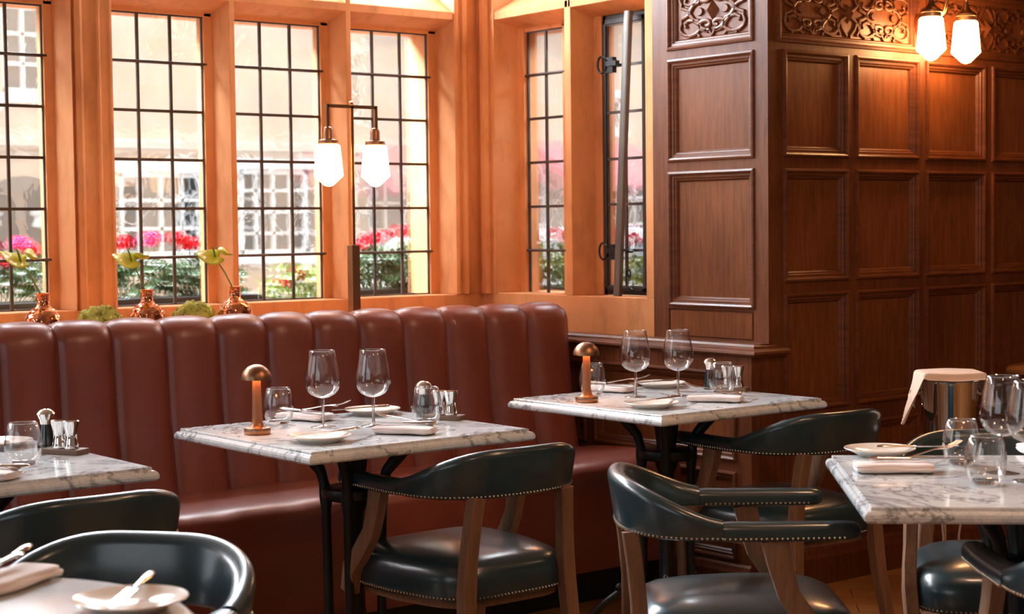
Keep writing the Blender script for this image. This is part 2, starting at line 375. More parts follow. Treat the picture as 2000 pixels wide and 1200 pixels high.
for z in (1.985, 1.222):   # pull rings with their catches
    h.tube([(4.615, 5.148+.024*cos(a), z+.034*sin(a)) for a in [2*pi*k/20 for k in range(21)]], .0045, 8)
    h.box(4.618, 4.64, 5.085, 5.128, z-.035, z+.028); h.box(4.612, 4.634, 5.06, 5.125, z-.008, z+.012)
h.lathe([(.016, -.002), (.019, .006), (.012, .012)], (4.625, 5.0, 1.218), 14)
h.build('window_catch', 'iron', w)
h = MB(); sp = [(4.63, 5.008+.014*(1-k/14)*cos(k*.62), 1.128+.022*(1-k/16)*sin(k*.62)) for k in range(12)][::-1]
h.tube(sp+[(4.63, 5.024, 1.11), (4.63, 5.022, 1.085), (4.63, 4.99, 1.066)], .004, 8); h.box(4.628, 4.64, 4.93, 5.0, 1.06, 1.068); h.build('window_stay', 'iron', w)
bar = MB().bar([(4.60, 5.045, 1.041), (4.60, 4.968, 2.185)], .034, .022, (0, 1, 0)).build('window_pole', 'grey_metal', None)
tag(bar, 'tall grey metal bar leaning in front of the dark framed casement window', 'bar')

# ------------------------------------------------------------------ oak panelling
PROF = [(-.012, .0), (-.010, .007), (-.003, .009), (.003, .005), (.005, -.001), (.014, -.002), (.017, -.007), (.022, -.008), (.026, -.013), (.028, -.018)]
def panelled(name, fr, urange, zrange, holes, depth=.08, mat='oak'):
    """fr(u,z,n)->xyz ; front surface with framed openings, closed at the back"""
    us = sorted(set([urange[0], urange[1]]+[v for h in holes for v in h[:2]])); zs = sorted(set([zrange[0], zrange[1]]+[v for h in holes for v in h[2:4]]))
    m = MB()
    def inside(u, z): return any(h[0] < u < h[1] and h[2] < z < h[3] for h in holes)
    for i in range(len(us)-1):
        for j in range(len(zs)-1):
            if not inside((us[i]+us[i+1])/2, (zs[j]+zs[j+1])/2):
                m.add([fr(us[i], zs[j], 0), fr(us[i+1], zs[j], 0), fr(us[i+1], zs[j+1], 0), fr(us[i], zs[j+1], 0)], [(0, 1, 2, 3)])
    u0, u1 = urange; z0, z1 = zrange
    bx = [fr(u, z, n) for n in (0, -depth) for u, z in ((u0, z0), (u1, z0), (u1, z1), (u0, z1))]
    m.add(bx, [(4, 7, 6, 5), (0, 4, 5, 1), (1, 5, 6, 2), (2, 6, 7, 3), (3, 7, 4, 0)])
    # pegs beside the joints
    root = struct(m.build(name, mat, smooth=False))
    for h in holes:
        a, c, d, e = h[:4]; kind = h[4] if len(h) > 4 else 'panel'; p = MB()
        prof = PROF if kind != 'board' else [(0, 0), (.002, -.006), (.006, -.006), (.008, -.001)]
        loops = [[fr(a+i, d+i, n), fr(c-i, d+i, n), fr(c-i, e-i, n), fr(a+i, e-i, n)] for i, n in prof]
        p.loft(loops, False); i, n = prof[-1]
        q = MB()
        q.add([fr(a+i, d+i, n), fr(c-i, d+i, n), fr(c-i, e-i, n), fr(a+i, e-i, n)], [(0, 1, 2, 3)])
        q.add([fr(a+i, d+i, n-.01), fr(c-i, d+i, n-.01), fr(c-i, e-i, n-.01), fr(a+i, e-i, n-.01)], [(3, 2, 1, 0)])
        p.build('panel_moulding', 'oak_rail', root, smooth=False); q.build('panel', 'oak_panel', root, smooth=False)
        if kind == 'carved': carve(root, fr, (a+c)/2, (d+e)/2, (c-a)/2-i, (e-d)/2-i, n, (c-a) > .6)
    return root
def strap(m, fr, pts, w, n0, h):
    loops = []
    P = [Vector(p) for p in pts]
    for i, p in enumerate(P):
        t = (P[min(i+1, len(P)-1)]-P[max(i-1, 0)]).normalized(); q = Vector((-t.y, t.x)); ww = (w[i] if isinstance(w, list) else w)/2
        L = [(p-q*ww, n0-.004), (p-q*ww*.9, n0+h*.8), (p-q*ww*.45, n0+h), (p+q*ww*.45, n0+h), (p+q*ww*.9, n0+h*.8), (p+q*ww, n0-.004)]
        loops.append([fr(a.x, a.y, n) for a, n in L])
    m.loft(loops)
def spiral(cx, cz, r, a0, turns, d=1, n=18):
    return [(cx+r*(1-.72*k/n)*cos(a0+d*turns*2*pi*k/n), cz+r*(1-.72*k/n)*sin(a0+d*turns*2*pi*k/n)) for k in range(n+1)]
def carve(root, fr, cu, cz, A, B, n0, wide_):
    m = MB(); h = .009; w = B*.17
    cells = [(cu, A)] if not wide_ else [(cu-A*.56, A*.44), (cu+A*.56, A*.44)]
    for c0, a in cells:
        for sx in (1, -1):
            for sz in (1, -1):
                T = lambda p, c0=c0, a=a, sx=sx, sz=sz: (c0+sx*p[0]*a, cz+sz*p[1]*B)
                k = B/a
                strap(m, fr, [T(p) for p in [(.66, 0), (.56, .22), (.40, .48), (.28, .66), (.12, .80)]+spiral(.17, .53, .25, pi*.62, 1.05, -1)], w, n0, h)
                strap(m, fr, [T(p) for p in [(.60, .02), (.74, .14), (.88, .22)]+[(.62+.30*cos(t)*1.0, .56+.36*sin(t)) for t in [-.6+.55*i for i in range(9)]]+[(.66, .30), (.78, .40), (.74, .56)]], w*.9, n0, h)
                strap(m, fr, [T(p) for p in [(.34, .98), (.46, .80), (.58, .92), (.70, .98)]], w*.7, n0, h*.9)
                strap(m, fr, [T(p) for p in [(.0, .98), (.10, .72)]], w*.7, n0, h*.9)
        for sx in (1, -1):
            m.loft([[fr(c0+sx*a*(.36+.13*cos(t)), cz+B*.19*sin(t), n0-.003) for t in [2*pi*i/10 for i in range(10)]], [fr(c0+sx*a*(.36+.10*cos(t)), cz+B*.15*sin(t), n0+h) for t in [2*pi*i/10 for i in range(10)]]])
    if wide_:
        for sx in (1, -1):
            for sz in (1, -1):
                for q in ((.02, .95, .13, .35), (.13, .9, .17, .3), (.16, .5, .03, .1)):
                    strap(m, fr, [(cu+sx*A*q[0], cz+sz*B*q[1]), (cu+sx*A*(q[0]+q[2])/2+sx*A*.02, cz+sz*B*(q[1]+q[3])/2), (cu+sx*A*q[2], cz+sz*B*q[3])], w*.8, n0, h)
    m.build('carved_relief', 'oak', root, angle=30)
    d = .105 if not wide_ else .115; e = B*.42
    g = [(0, e), (e*.85, 0), (0, -e), (-e*.85, 0)]
    MB().add([fr(cu+x, cz+z, n0) for x, z in g]+[fr(cu, cz, n0+.03)], [(0, 1, 4), (1, 2, 4), (2, 3, 4), (3, 0, 4)]).build('diamond_boss', 'oak_panel', root, smooth=False)

XP = 4.44; YW = 4.075
frp = lambda u, z, n: (XP-n, u, z)          # pier faces -x, u = y (flip order for outward normals is irrelevant in Cycles)
panelled('wall_pier', frp, (4.13, 4.664), (.86, 3.1), [(4.152, 4.569, 1.992, 2.235, 'carved'), (4.152, 4.569, 1.575, 1.937), (4.152, 4.569, 1.032, 1.516), (4.147, 4.583, .905, 1.013, 'board'), (4.152, 4.569, 2.32, 2.9)], .25)
frw = lambda u, z, n: (u, YW-n, z)
cols_ = [(4.53, 4.862), (4.926, 5.279), (5.343, 5.702), (5.768, 6.13), (6.19, 6.55), (6.61, 6.97), (7.03, 7.39)]
rows_ = [(1.579, 1.938), (1.128, 1.515), (.660, 1.066), (.18, .575)]
hs = [(a, b_, c, d) for a, b_ in cols_ for c, d in rows_]+[(4.50, 5.282, 1.985, 2.215, 'carved'), (5.343, 6.13, 1.985, 2.215, 'carved'), (6.19, 6.97, 1.985, 2.215, 'carved'), (4.53, 5.279, 2.30, 2.9), (5.343, 6.13, 2.30, 2.9)]
panelled('wall_back', frw, (XP, 8.2), (0, 3.1), hs, .055)
# plinth below the ledge of the pier
XD = 4.35
frd = lambda u, z, n: (XD-n, u, z)
panelled('wall_dado', frd, (YW, 5.86), (0, .86), [(4.16, 4.9, .49, .79), (4.16, 4.9, .13, .43), (4.97, 5.6, .49, .79)], .09)
# ledge with moulded nosing, returned round the corner
lg = MB(); prof = [(0, .900), (-.012, .900), (-.02, .893), (-.022, .886), (-.034, .884), (-.046, .876), (-.048, .868), (-.040, .860), (-.028, .856), (-.015, .846), (0, .840)]
lg.loft([[(XD+.09+o if o == 0 else XD+.03+o, 5.86, z) for o, z in prof], [(XD+.09+o if o == 0 else XD+.03+o, YW+(0 if o == 0 else o+.018), z) for o, z in prof],
         [(XP+.06-(o if o < -.01 else 0)*.6, YW+(.02 if o == 0 else o+.018), z) for o, z in prof]])
struct(lg.build('trim_1', 'oak_rail', angle=25))
sk = MB(); sp = [(0, 0), (-.022, 0), (-.022, .10), (-.016, .115), (-.012, .13), (-.004, .142), (0, .142)]
sk.loft([[(XP+.06, YW+o, z) for o, z in sp], [(8.2, YW+o, z) for o, z in sp]])
struct(sk.build('baseboard_back', 'oak', smooth=False))
sk = MB(); sk.loft([[(XD+o, 5.86, z*.8) for o, z in sp], [(XD+o, YW, z*.8) for o, z in sp]]); struct(sk.build('baseboard_pier', 'oak', smooth=False))

# ------------------------------------------------------------------ banquette
seam = [2.141, 2.327, 2.513, 2.703, 2.890, 3.076, 3.263, 3.451, 3.640, 3.831, 4.026, 4.223]
seam = [seam[0]-.187*k for k in range(17, 0, -1)]+seam
bench = thing('banquette', 'long oxblood leather bench with channelled back under the bay windows', 'bench', (0, 0, 0))
prof = []   # (y, z, ny, nz, bulge)
N = 14
for k in range(N+1):
    t = k/N; prof.append((4.868+.062*t+.012*sin(pi*t), .47+.50*t, -1, 0, 1))
for k in range(1, 9):
    a = pi*k/8; prof.append((4.985-.055*cos(a), .97+.052*sin(a), -cos(a), sin(a), 1-.35*k/8))
prof.append((5.05, .6, 1, 0, 0)); prof.append((5.05, .40, 1, 0, 0))
NC = 12; loops = []; xs = []
for i in range(len(seam)-1):
    for j in range(NC): xs.append((seam[i]+(seam[i+1]-seam[i])*j/NC, j/NC))
xs.append((seam[-1], 0.0))
def crest(x): return -.0075*(x-3.8) if x > -.5 else .032
m = MB(); rows = []
for x, t in xs:
    u = 2*t-1; bl = (1-abs(u)**2.6)**.62 if 0 < t < 1 else 0
    L = []
    for (y, z, ny, nz, w_) in prof:
        L.append((x, y+ny*.034*bl*w_, z+nz*.020*bl*w_+(crest(x) if z > .8 else 0)))
    rows.append(L)
e = rows[-1]; ex = seam[-1]
rows.append([(ex+.012, y+.004*(1 if y < 4.98 else -1), z-.004) for x, y, z in e]); rows.append([(ex+.014, 4.97+(y-4.97)*.6, .6+(z-.6)*.96) for x, y, z in e])
m.loft(rows, True); m.build('backrest', 'red_leather', bench, angle=65)
# piping in each seam
pp = MB()
for x in seam[1:-1]:
    pp.tube([(x, y+ny*.002, z+nz*.001+(crest(x) if z > .8 else 0)) for (y, z, ny, nz, w_) in prof[:-3]], .0022, 6)
pp.build('piping', 'red_leather', bench)
# seat
sp = [(4.90, .455), (4.80, .487), (4.62, .500), (4.48, .502), (4.41, .498), (4.372, .487), (4.352, .468), (4.346, .445), (4.350, .36), (4.356, .20), (4.362, .12), (4.90, .12)]
m = MB(); rows = []; x0 = seam[0]; ss = [x0+.617*k for k in range(9)]
cr = random.Random(3)
for i in range(141):
    x = x0+(4.25-x0)*i/140; L = []
    d = min(abs(x-s_) for s_ in (2.09, 2.80, 3.47, 1.4, .7))
    g = math.exp(-(d/.012)**2)
    wob = .004*sin(x*23)+.003*sin(x*51+1)
    for y, z in sp:
        f_ = g*.010*(1 if z < .46 else .4); fr_ = 1 if y < 4.40 and z > .44 else .3
        L.append((x, y+f_+(wob*.4*fr_ if y < 4.89 else 0), z-(f_*.6 if z > .46 else 0)+(wob*fr_*.7 if z > .44 else 0)))
    rows.append(L)
e = rows[-1]; rows.append([(4.268, 4.6+(y-4.6)*.985, .3+(z-.3)*.96) for x, y, z in e])
m.loft(rows, True); m.build('seat', 'red_leather', bench, angle=70)
MB().box(x0, 4.2, 4.42, 5.03, 0, .125).build('plinth', 'iron', bench, smooth=False)
sh = MB().box(-1.4, 4.33, 5.055, 5.86, .93, .975).build('window_shelf', 'stone', None, smooth=False, bev=.004); struct(sh); sh.name = 'trim_2'
MB()
# ------------------------------------------------------------------ tables
def slab(w, d, mat='marble'):
    """tabletop centred at origin, underside .735, top .765, stepped nosing"""
    m = MB(); pr = [(.02, .733), (.006, .733), (.001, .738), (0, .745), (.002, .751), (.007, .756), (.0125, .757), (.0135, .7585), (.0135, .763), (.0155, .765), (.03, .765)]
    m.loft([[(-w/2+i, -d/2+i, z), (w/2-i, -d/2+i, z), (w/2-i, d/2-i, z), (-w/2+i, d/2-i, z)] for i, z in pr]); return m
def iron_base(root):
    MB().box(-.2, .2, -.025, .025, .722, .733).box(-.025, .025, -.2, .2, .7215, .7325).build('mounting_plate', 'iron', root, smooth=False)
    MB().lathe([(.028, .10), (.034, .13), (.026, .16), (.026, .52), (.036, .545), (.040, .57), (.030, .60), (.045, .70), (.05, .722)], n=20).build('column', 'iron', root)
    MB().lathe([(.075, .565), (.088, .572), (.092, .585), (.088, .598), (.075, .603), (.03, .603), (.03, .565)], n=24).build('collar', 'iron', root)
    for k in range(4):
        a = pi/4+k*pi/2; c, s_ = cos(a), sin(a)
        pts = [(.150, .722), (.140, .70), (.115, .67), (.095, .645), (.085, .61), (.080, .575), (.080, .53), (.078, .40), (.076, .24), (.082, .19), (.10, .16), (.15, .13), (.21, .085), (.27, .025), (.29, .012)]
        m = MB().tube([(r*c, r*s_, z) for r, z in pts], [.018, .020, .018, .016, .015, .02, .014, .0135, .0135, .018, .014, .013, .013, .015, .02], 10)
        for r, z in ((.125, .150), (.14, .142), (.155, .135), (.09, .185)): m.sphere((r*c, r*s_, z+.006), .016, 10, 6)
        m.build('leg', 'iron', root)
def mk_table(w, d):
    def f():
        t = thing('marble_table', 'x', 'table'); slab(w, d).build('tabletop', 'marble', t, smooth=False); iron_base(t); return t
    return f
mt = Maker(mk_table(.738, .726), 'square marble tables along the banquette')
mt((2.592, 3.954, 0), 0, 'square white marble table in the middle of the banquette with two wine glasses')
mt((3.787, 3.925, 0), 0, 'square white marble table closest to the oak pier, at the end of the banquette')
mt((1.462, 3.995, 0), 0, 'square white marble table cut off by the left edge of the picture')
A45 = math.atan2(.723, .691)
t3 = mk_table(.78, .78)(); d1 = Vector((.691, .723)); d2 = Vector((.723, -.691)); T3c = Vector((2.601, 2.134))+d1*.39+d2*.39
t3.location = (T3c.x, T3c.y, 0); t3.rotation_euler = (0, 0, A45); tag(t3, 'square marble table turned on the diagonal at the right edge of the picture', 'table')
t4 = thing('round_marble_table', 'round pale marble table cut off in the bottom left corner', 'table', (.80, 2.36, 0))
MB().lathe([(.36, .735), (.395, .735), (.402, .742), (.402, .752), (.396, .757), (.392, .762), (.386, .765), (.2, .765)], n=72).build('tabletop', 'white_marble', t4); iron_base(t4)

# ------------------------------------------------------------------ chairs
def band_path():
    w, tip, sm, bk = .240, .243, -.043, .205
    P = []
    for k in range(33):
        a = pi*k/32; e_ = .80
        x = (1 if cos(a) > 0 else -1)*w*abs(cos(a))**e_; y = sm-bk*abs(sin(a))**e_
        P.append((x, y))
    return P
def make_chair():
    t = thing('tub_chair', 'x', 'chair')
    P = [Vector(p) for p in band_path()]; n = len(P)
    def sect(p, q, th, z0, z1, lean):
        L = []; hw = th/2; h = z1-z0; zc = z0+h/2
        rr = min(hw, h/2)
        for (a0, sx, sz) in ((0, 1, 1), (pi/2, -1, 1), (pi, -1, -1), (3*pi/2, 1, -1)):
            for j in range(5):
                a = a0+j*pi/8; r_ = rr*(1 if sz > 0 else .45)
                o_ = sx*(hw-r_)+r_*cos(a); z = zc+sz*(h/2-r_)+r_*sin(a)
                L.append((p.x+q.x*(o_+lean*(z-z0)), p.y+q.y*(o_+lean*(z-z0)), z))
        return L
    loops = []; bottom = []
    for i, p in enumerate(P):
        tg = (P[min(i+1, n-1)]-P[max(i-1, 0)]).normalized(); q = Vector((tg.y, -tg.x))
        if q.dot(p-Vector((0, -.05))) < 0: q = -q
        s_ = i/(n-1); u = min(s_, 1-s_)*2
        k = min(1, u/.86); k = sin(pi/2*k)**1.08
        zt = .659+.085*k; loops.append(sect(p, q, .046, .612, zt, .16)); bottom.append((p, q))
    e0 = [(x*.9+P[0].x*.1, y, z) for x, y, z in loops[0]]
    m = MB().loft(loops); back = m.build('backrest', 'teal_leather', t, angle=60)
    def row(nails, pts, z, r=.0036, sp=.0118):
        d = 0
        for a, c in zip(pts[:-1], pts[1:]):
            seg = (c-a).length
            while d < seg:
                q = a+(c-a)*(d/seg); nails.sphere((q.x, q.y, z), r, 6, 4); d += sp
            d -= seg
    nb = MB(); row(nb, [p+q*.0245 for p, q in bottom], .6195); nb.build('nail_trim', 'nail', back)
    for sx in (-1, 1):
        loops = []
        ys = [.272, .268, .258, .24, .18, .1, .03, -.02, -.043]
        for j, y in enumerate(ys):
            sc_ = [.25, .6, .86, .97, 1, 1, 1, .98, .93][j]; wx = .056*sc_; h = .042*sc_; zc = .6325+(.0 if j > 2 else 0)
            cx = sx*(.243-.006*(y > .1)*(y-.1)/.15)
            loops.append(sect(Vector((cx, y)), Vector((sx, 0)), wx, zc-h/2, zc+h/2+(.002 if j > 6 else 0), 0))
        arm = MB().loft(loops).build('arm', 'teal_leather', t, angle=60); nb = MB()
        row(nb, [Vector((sx*.271, -.04)), Vector((sx*.271, .1)), Vector((sx*.266, .225)), Vector((sx*.258, .250)), Vector((sx*.238, .259)), Vector((sx*.218, .250)), Vector((sx*.211, .225)), Vector((sx*.214, .1)), Vector((sx*.214, -.03))], .6195); nb.build('nail_trim', 'nail', arm)
    # seat
    def plan(a, s_):
        c, sn = cos(a), sin(a); x = (abs(c)**.42)*(1 if c > 0 else -1); y = (abs(sn)**.42)*(1 if sn > 0 else -1)
        wx = .250 if y > 0 else .250-.045*(-y)
        return Vector((x*wx*s_, .026+y*.256*s_))
    rings = [(.03, .466), (.25, .465), (.5, .459), (.7, .450), (.84, .440), (.93, .428), (.98, .410), (1.0, .388), (1.0, .350), (.985, .336)]
    A = [2*pi*k/56 for k in range(56)]
    m = MB().loft([[(*plan(a, s_), z+(.010*abs(cos(2*a)) if .5 < s_ < .95 else 0)*0) for a in A] for s_, z in rings]); seat = m.build('seat', 'teal_leather', t, angle=60)
    nb = MB(); row(nb, [plan(a, 1.0) for a in A]+[plan(0, 1.0)], .345); nb.build('nail_trim', 'nail', seat)
    MB().loft([[(*plan(a, s_), z) for a in A] for s_, z in ((.93, .337), (.93, .315))]).build('seat_rail', 'chair_wood', t, angle=60)
    for sx in (-1, 1):
        MB().bar([(sx*.218, .245, .338), (sx*.218, .247, .2), (sx*.220, .250, 0)], [.044, .040, .032], [.044, .040, .032], (1, 0, 0)).build('front_leg', 'chair_wood', t)
        MB().bar([(sx*.243, .075, .613), (sx*.246, .085, .56), (sx*.250, .105, .49), (sx*.258, .145, .43), (sx*.262, .185, .385), (sx*.258, .205, .315)], [.036, .034, .033, .034, .036, .036], [.060, .054, .050, .050, .054, .052], (1, 0, 0)).build('arm_post', 'chair_wood', t)
        MB().bar([(sx*.150, -.245, .618), (sx*.158, -.236, .54), (sx*.166, -.228, .45), (sx*.172, -.226, .36), (sx*.180, -.238, .22), (sx*.192, -.285, 0)], [.040, .040, .040, .042, .040, .032], [.040, .038, .038, .042, .038, .032], (1, 0, 0)).build('rear_leg', 'chair_wood', t)
    return t
ch = Maker(make_chair, 'dark teal leather tub chairs with nailhead trim')
ch((2.81, 3.715, 0), -.008, 'dark teal leather tub chair tucked under the middle banquette table')
ch((4.08, 3.675, 0), -.085, 'dark teal leather tub chair at the far table, in front of the oak pier')
ch((2.915, 2.81, 0), -2.249, 'dark teal leather tub chair seen from its side, arms pointing right to the diagonal table')
ch((1.60, 3.73, 0), 0, 'dark teal leather tub chair behind the foreground one, its back cut by the left edge')
ch((1.27, 2.80, 0), R(128), 'dark teal leather tub chair nearest the camera, facing the round table at bottom left')
ch((3.79, 2.65, 0), R(135), 'dark teal leather tub chair behind the diagonal table, in front of the ice bucket')
ch((3.0, 1.80, 0), R(-38), 'dark teal leather tub chair at the bottom right corner, only its arm showing')

# ------------------------------------------------------------------ tableware
def mk_wine():
    t = thing('wine_glass', 'x', 'wine glass')
    out = [(.006, .083), (.018, .086), (.034, .094), (.0455, .107), (.0512, .122), (.0518, .134), (.0495, .152), (.0445, .177), (.0400, .199), (.0362, .218)]
    inn = [(r-.0011, z+(.002 if z < .1 else 0)) for r, z in out][::-1]
    MB().lathe(out+[(.0357, .2187)]+inn, n=40, cap=False).build('bowl', 'clear_glass', t, angle=80)
    MB().tube([(.0359*cos(q), .0359*sin(q), .2185) for q in [2*pi*k/40 for k in range(41)]], .0008, 6).build('rim', 'glass_rim', t)
    MB().lathe([(.0045, .084), (.0048, .070), (.0042, .04), (.0045, .015), (.006, .006)], n=14).build('stem', 'solid_glass', t, angle=80)
    MB().lathe([(.007, .009), (.014, .005), (.036, .0018), (.0365, .0005), (.002, .0003)], n=36).build('foot', 'clear_glass', t, angle=80)
    return t
def mk_tumbler():
    t = thing('water_tumbler', 'x', 'glass')
    out = [(.026, .001), (.031, .005), (.0395, .022), (.0450, .042), (.0448, .060), (.0395, .088), (.0342, .106)]
    inn = [(.0329, .106), (.0382, .088), (.0435, .060), (.0437, .042), (.038, .024), (.028, .014), (.012, .012)]
    MB().lathe(out+inn, n=36, cap=True).build('cup', 'clear_glass', t, angle=80)
    MB().tube([(.0336*cos(q), .0336*sin(q), .106) for q in [2*pi*k/36 for k in range(37)]], .0009, 6).build('rim', 'glass_rim', t)
    MB().lathe([(.012, .0008), (.024, .0008), (.0285, .005), (.0275, .0112), (.012, .0105)], n=32).build('thick_base', 'solid_glass', t, angle=80)
    return t
def mk_lamp():
    t = thing('mushroom_table_lamp', 'x', 'table lamp')
    MB().lathe([(.034, 0), (.0365, .003), (.037, .014), (.0355, .018), (.02, .0195)], n=36).build('base', 'copper', t)
    MB().lathe([(.026, .018), (.020, .022), (.0155, .032), (.0138, .045), (.0125, .10), (.0115, .152), (.0115, .160)], n=28).build('stem', 'copper_stem', t)
    o_ = [(.042*cos(a), .152+.041*sin(a)) for a in [pi/2*k/10 for k in range(11)]]
    MB().lathe(o_[:-1]+[(.001, .193), (.001, .1905)]+[(r*.95, z-.0015) for r, z in o_[:-1][::-1]], n=36, cap=False).build('dome_shade', 'copper', t)
    MB().lathe([(.013, .1575), (.030, .1575), (.030, .160), (.013, .160)], n=24).build('light_disc', 'lamp_disc', t)
    return t
def mk_plate():
    t = thing('side_plate', 'x', 'plate')
    MB().lathe([(.004, .0015), (.050, .0015), (.053, 0), (.056, .003), (.070, .010), (.084, .016), (.086, .0175), (.085, .0188), (.070, .0130), (.053, .0060), (.004, .005)], n=44).build('plate', 'china', t)
    return t
def blade(m, L, knife=True):
    # knife or fork lying along +x, handle at -x end
    if knife:
        m.tube([(-L/2, 0, 0), (-L/2+.004, 0, 0), (-L/2+.02, 0, 0), (-L/2+.05, 0, 0), (-L/2+.085, 0, 0), (-L/2+.095, 0, 0)], [.0045, .0075, .009, .0062, .0045, .0055], 10, .6)
        m.loft([[(x, -w_, -.0012), (x, w_, -.0006), (x, w_, .0006), (x, -w_, .0012)] for x, w_ in ((-L/2+.094, .004), (-L/2+.10, .009), (L/2-.05, .0095), (L/2-.015, .008), (L/2, .002))])
    else:
        m.tube([(-L/2, 0, 0), (-L/2+.004, 0, 0), (-L/2+.02, 0, 0), (-L/2+.06, 0, .001), (L/2-.075, 0, .004), (L/2-.06, 0, .003), (L/2-.042, 0, .001)], [.004, .009, .010, .0055, .003, .006, .0115], 10, .35)
        for k in range(4):
            y = -.0095+.00633*k; m.tube([(L/2-.046, y, .001), (L/2-.02, y*1.02, .004), (L/2, y, .010)], [.0022, .0019, .0012], 6, .8)
    return m
def mk_knife():
    o = blade(MB(), .20).build('butter_knife', 'steel', None); return tag(o, 'x', 'knife')
def mk_fork():
    o = blade(MB(), .195, False).build('dinner_fork', 'steel', None); return tag(o, 'x', 'fork')
def mk_dknife():
    o = blade(MB(), .225).build('dinner_knife', 'steel', None); return tag(o, 'x', 'knife')
def mk_napkin():
    # folded linen, long axis x
    m = MB(); L = .172
    for (hw, z0, hh, off) in ((.044, 0, .0092, 0), (.040, .0085, .0072, .003)):
        loops = []
        for i in range(15):
            x = -L/2+L*i/14; e_ = min(1, min(i, 14-i)/1.2+.55); wob = .0016*sin(x*60+off*400)
            loops.append([(x, off+wob+hw*e_**.3*cos(a)*(1 if abs(cos(a)) < .99 else 1), z0+hh+hh*(.92+.1*sin(x*45+a))*e_*(1 if sin(a) > 0 else -1)*abs(sin(a))**.55) for a in [2*pi*k/18 for k in range(18)]])
        m.loft(loops)
    o = m.build('folded_napkin', 'linen', None, angle=60); return tag(o, 'x', 'napkin')
def mk_tray():
    o = MB().box(-.058, .058, -.027, .027, 0, .014).build('cruet_tray', 'tray_wood', None, smooth=False, bev=.002); return tag(o, 'x', 'tray')
def mk_shaker():
    t = thing('twin_shaker', 'x', 'shaker')
    for sx in (-1, 1):
        MB().lathe([(.0195, 0), (.020, .002), (.0165, .018), (.0145, .031), (.0155, .044), (.020, .062), (.0212, .070), (.019, .0725), (.004, .073)], (sx*.0185, 0, 0), 28).build('chrome_pot', 'chrome', t)
    return t
def mk_mill():
    t = thing('pepper_mill', 'x', 'pepper mill')
    MB().lathe([(.0235, 0), (.024, .003), (.022, .02), (.0185, .045), (.0160, .062), (.0150, .068)], n=28).build('body', 'black_gloss', t)
    MB().lathe([(.0150, .068), (.0165, .080), (.0225, .092), (.0240, .095), (.0195, .101), (.012, .1065), (.003, .108)], n=28).build('cap', 'chrome', t)
    return t
ZTP = .765
G = lambda s: s
wine = Maker(mk_wine, 'tall stemmed wine glasses'); tumb = Maker(mk_tumbler, 'stemless water tumblers'); lamp = Maker(mk_lamp, 'copper mushroom lamps'); plate = Maker(mk_plate, 'cream side plates')
kn = Maker(mk_knife, 'butter knives on the side plates'); fk = Maker(mk_fork, 'forks laid on napkins'); dk = Maker(mk_dknife, 'dinner knives laid on napkins'); nap = Maker(mk_napkin, 'folded napkins'); tray = Maker(mk_tray, 'small wooden cruet trays'); shk = Maker(mk_shaker, 'twin chrome shakers'); mill = Maker(mk_mill, 'pepper mills')
def P3(x, y, z=0): return (x, y, ZTP+z)
def tilt(o, ry, z=None): o.rotation_euler = (0, ry, o.rotation_euler[2]); return o
def setting(o, nm):
    """items shared by the two full banquette tables, o = offset of the table"""
    x, y = o
    lamp(P3(2.329+x, 4.030+y), 0, 'copper mushroom lamp on the %s' % nm)
    tumb(P3(2.485+x, 4.178+y), 0, 'empty tumbler beside the mushroom lamp on the %s' % nm)
    wine(P3(2.545+x, 4.034+y), 0, 'left wine glass of the pair on the %s' % nm)
    wine(P3(2.665+x, 3.957+y), 0, 'right wine glass of the pair on the %s' % nm)
    tumb(P3(2.806+x, 3.893+y), 0, 'tumbler in front of the shakers on the %s' % nm)
    plate(P3(2.835+x, 4.215+y), 0, 'side plate nearest the bench on the %s' % nm)
    plate(P3(2.365+x, 3.768+y), 0, 'side plate at the front corner of the %s' % nm)
    nap(P3(2.632+x, 3.755+y), R(122), 'folded napkin at the front edge of the %s' % nm)
    tilt(fk((2.652+x, 3.785+y, ZTP+.0335), R(112), 'fork with tines raised on the front napkin of the %s' % nm), R(-6))
    dk((2.620+x, 3.775+y, ZTP+.0295), R(134), 'knife across the front napkin of the %s' % nm)
    nap(P3(2.605+x, 4.232+y), R(-70), 'napkin behind the wine glasses on the %s' % nm)
    tilt(fk((2.640+x, 4.200+y, ZTP+.036), R(-58), 'fork on the back napkin of the %s' % nm), R(-8))
    dk((2.600+x, 4.215+y, ZTP+.0295), R(-78), 'knife on the back napkin of the %s' % nm)
    tilt(kn((2.385+x, 3.775+y, ZTP+.023), R(168), 'butter knife resting on the front corner plate of the %s' % nm), R(3))
    kn((2.800+x, 4.225+y, ZTP+.021), R(175), 'butter knife resting on the plate nearest the bench, %s' % nm)
    tray(P3(2.908+x, 3.950+y), R(-62), 'small dark wooden tray under chrome shakers on the %s' % nm)
    shk(P3(2.910+x, 3.946+y, .0142), R(-62), 'pair of waisted chrome shakers on the tray, %s' % nm)
    mill(P3(2.905+x, 4.045+y), 0, 'dark pepper mill with chrome cap on the %s' % nm)
setting((0, 0), 'middle banquette table')
setting((1.197, -.012), 'banquette table by the oak pier')
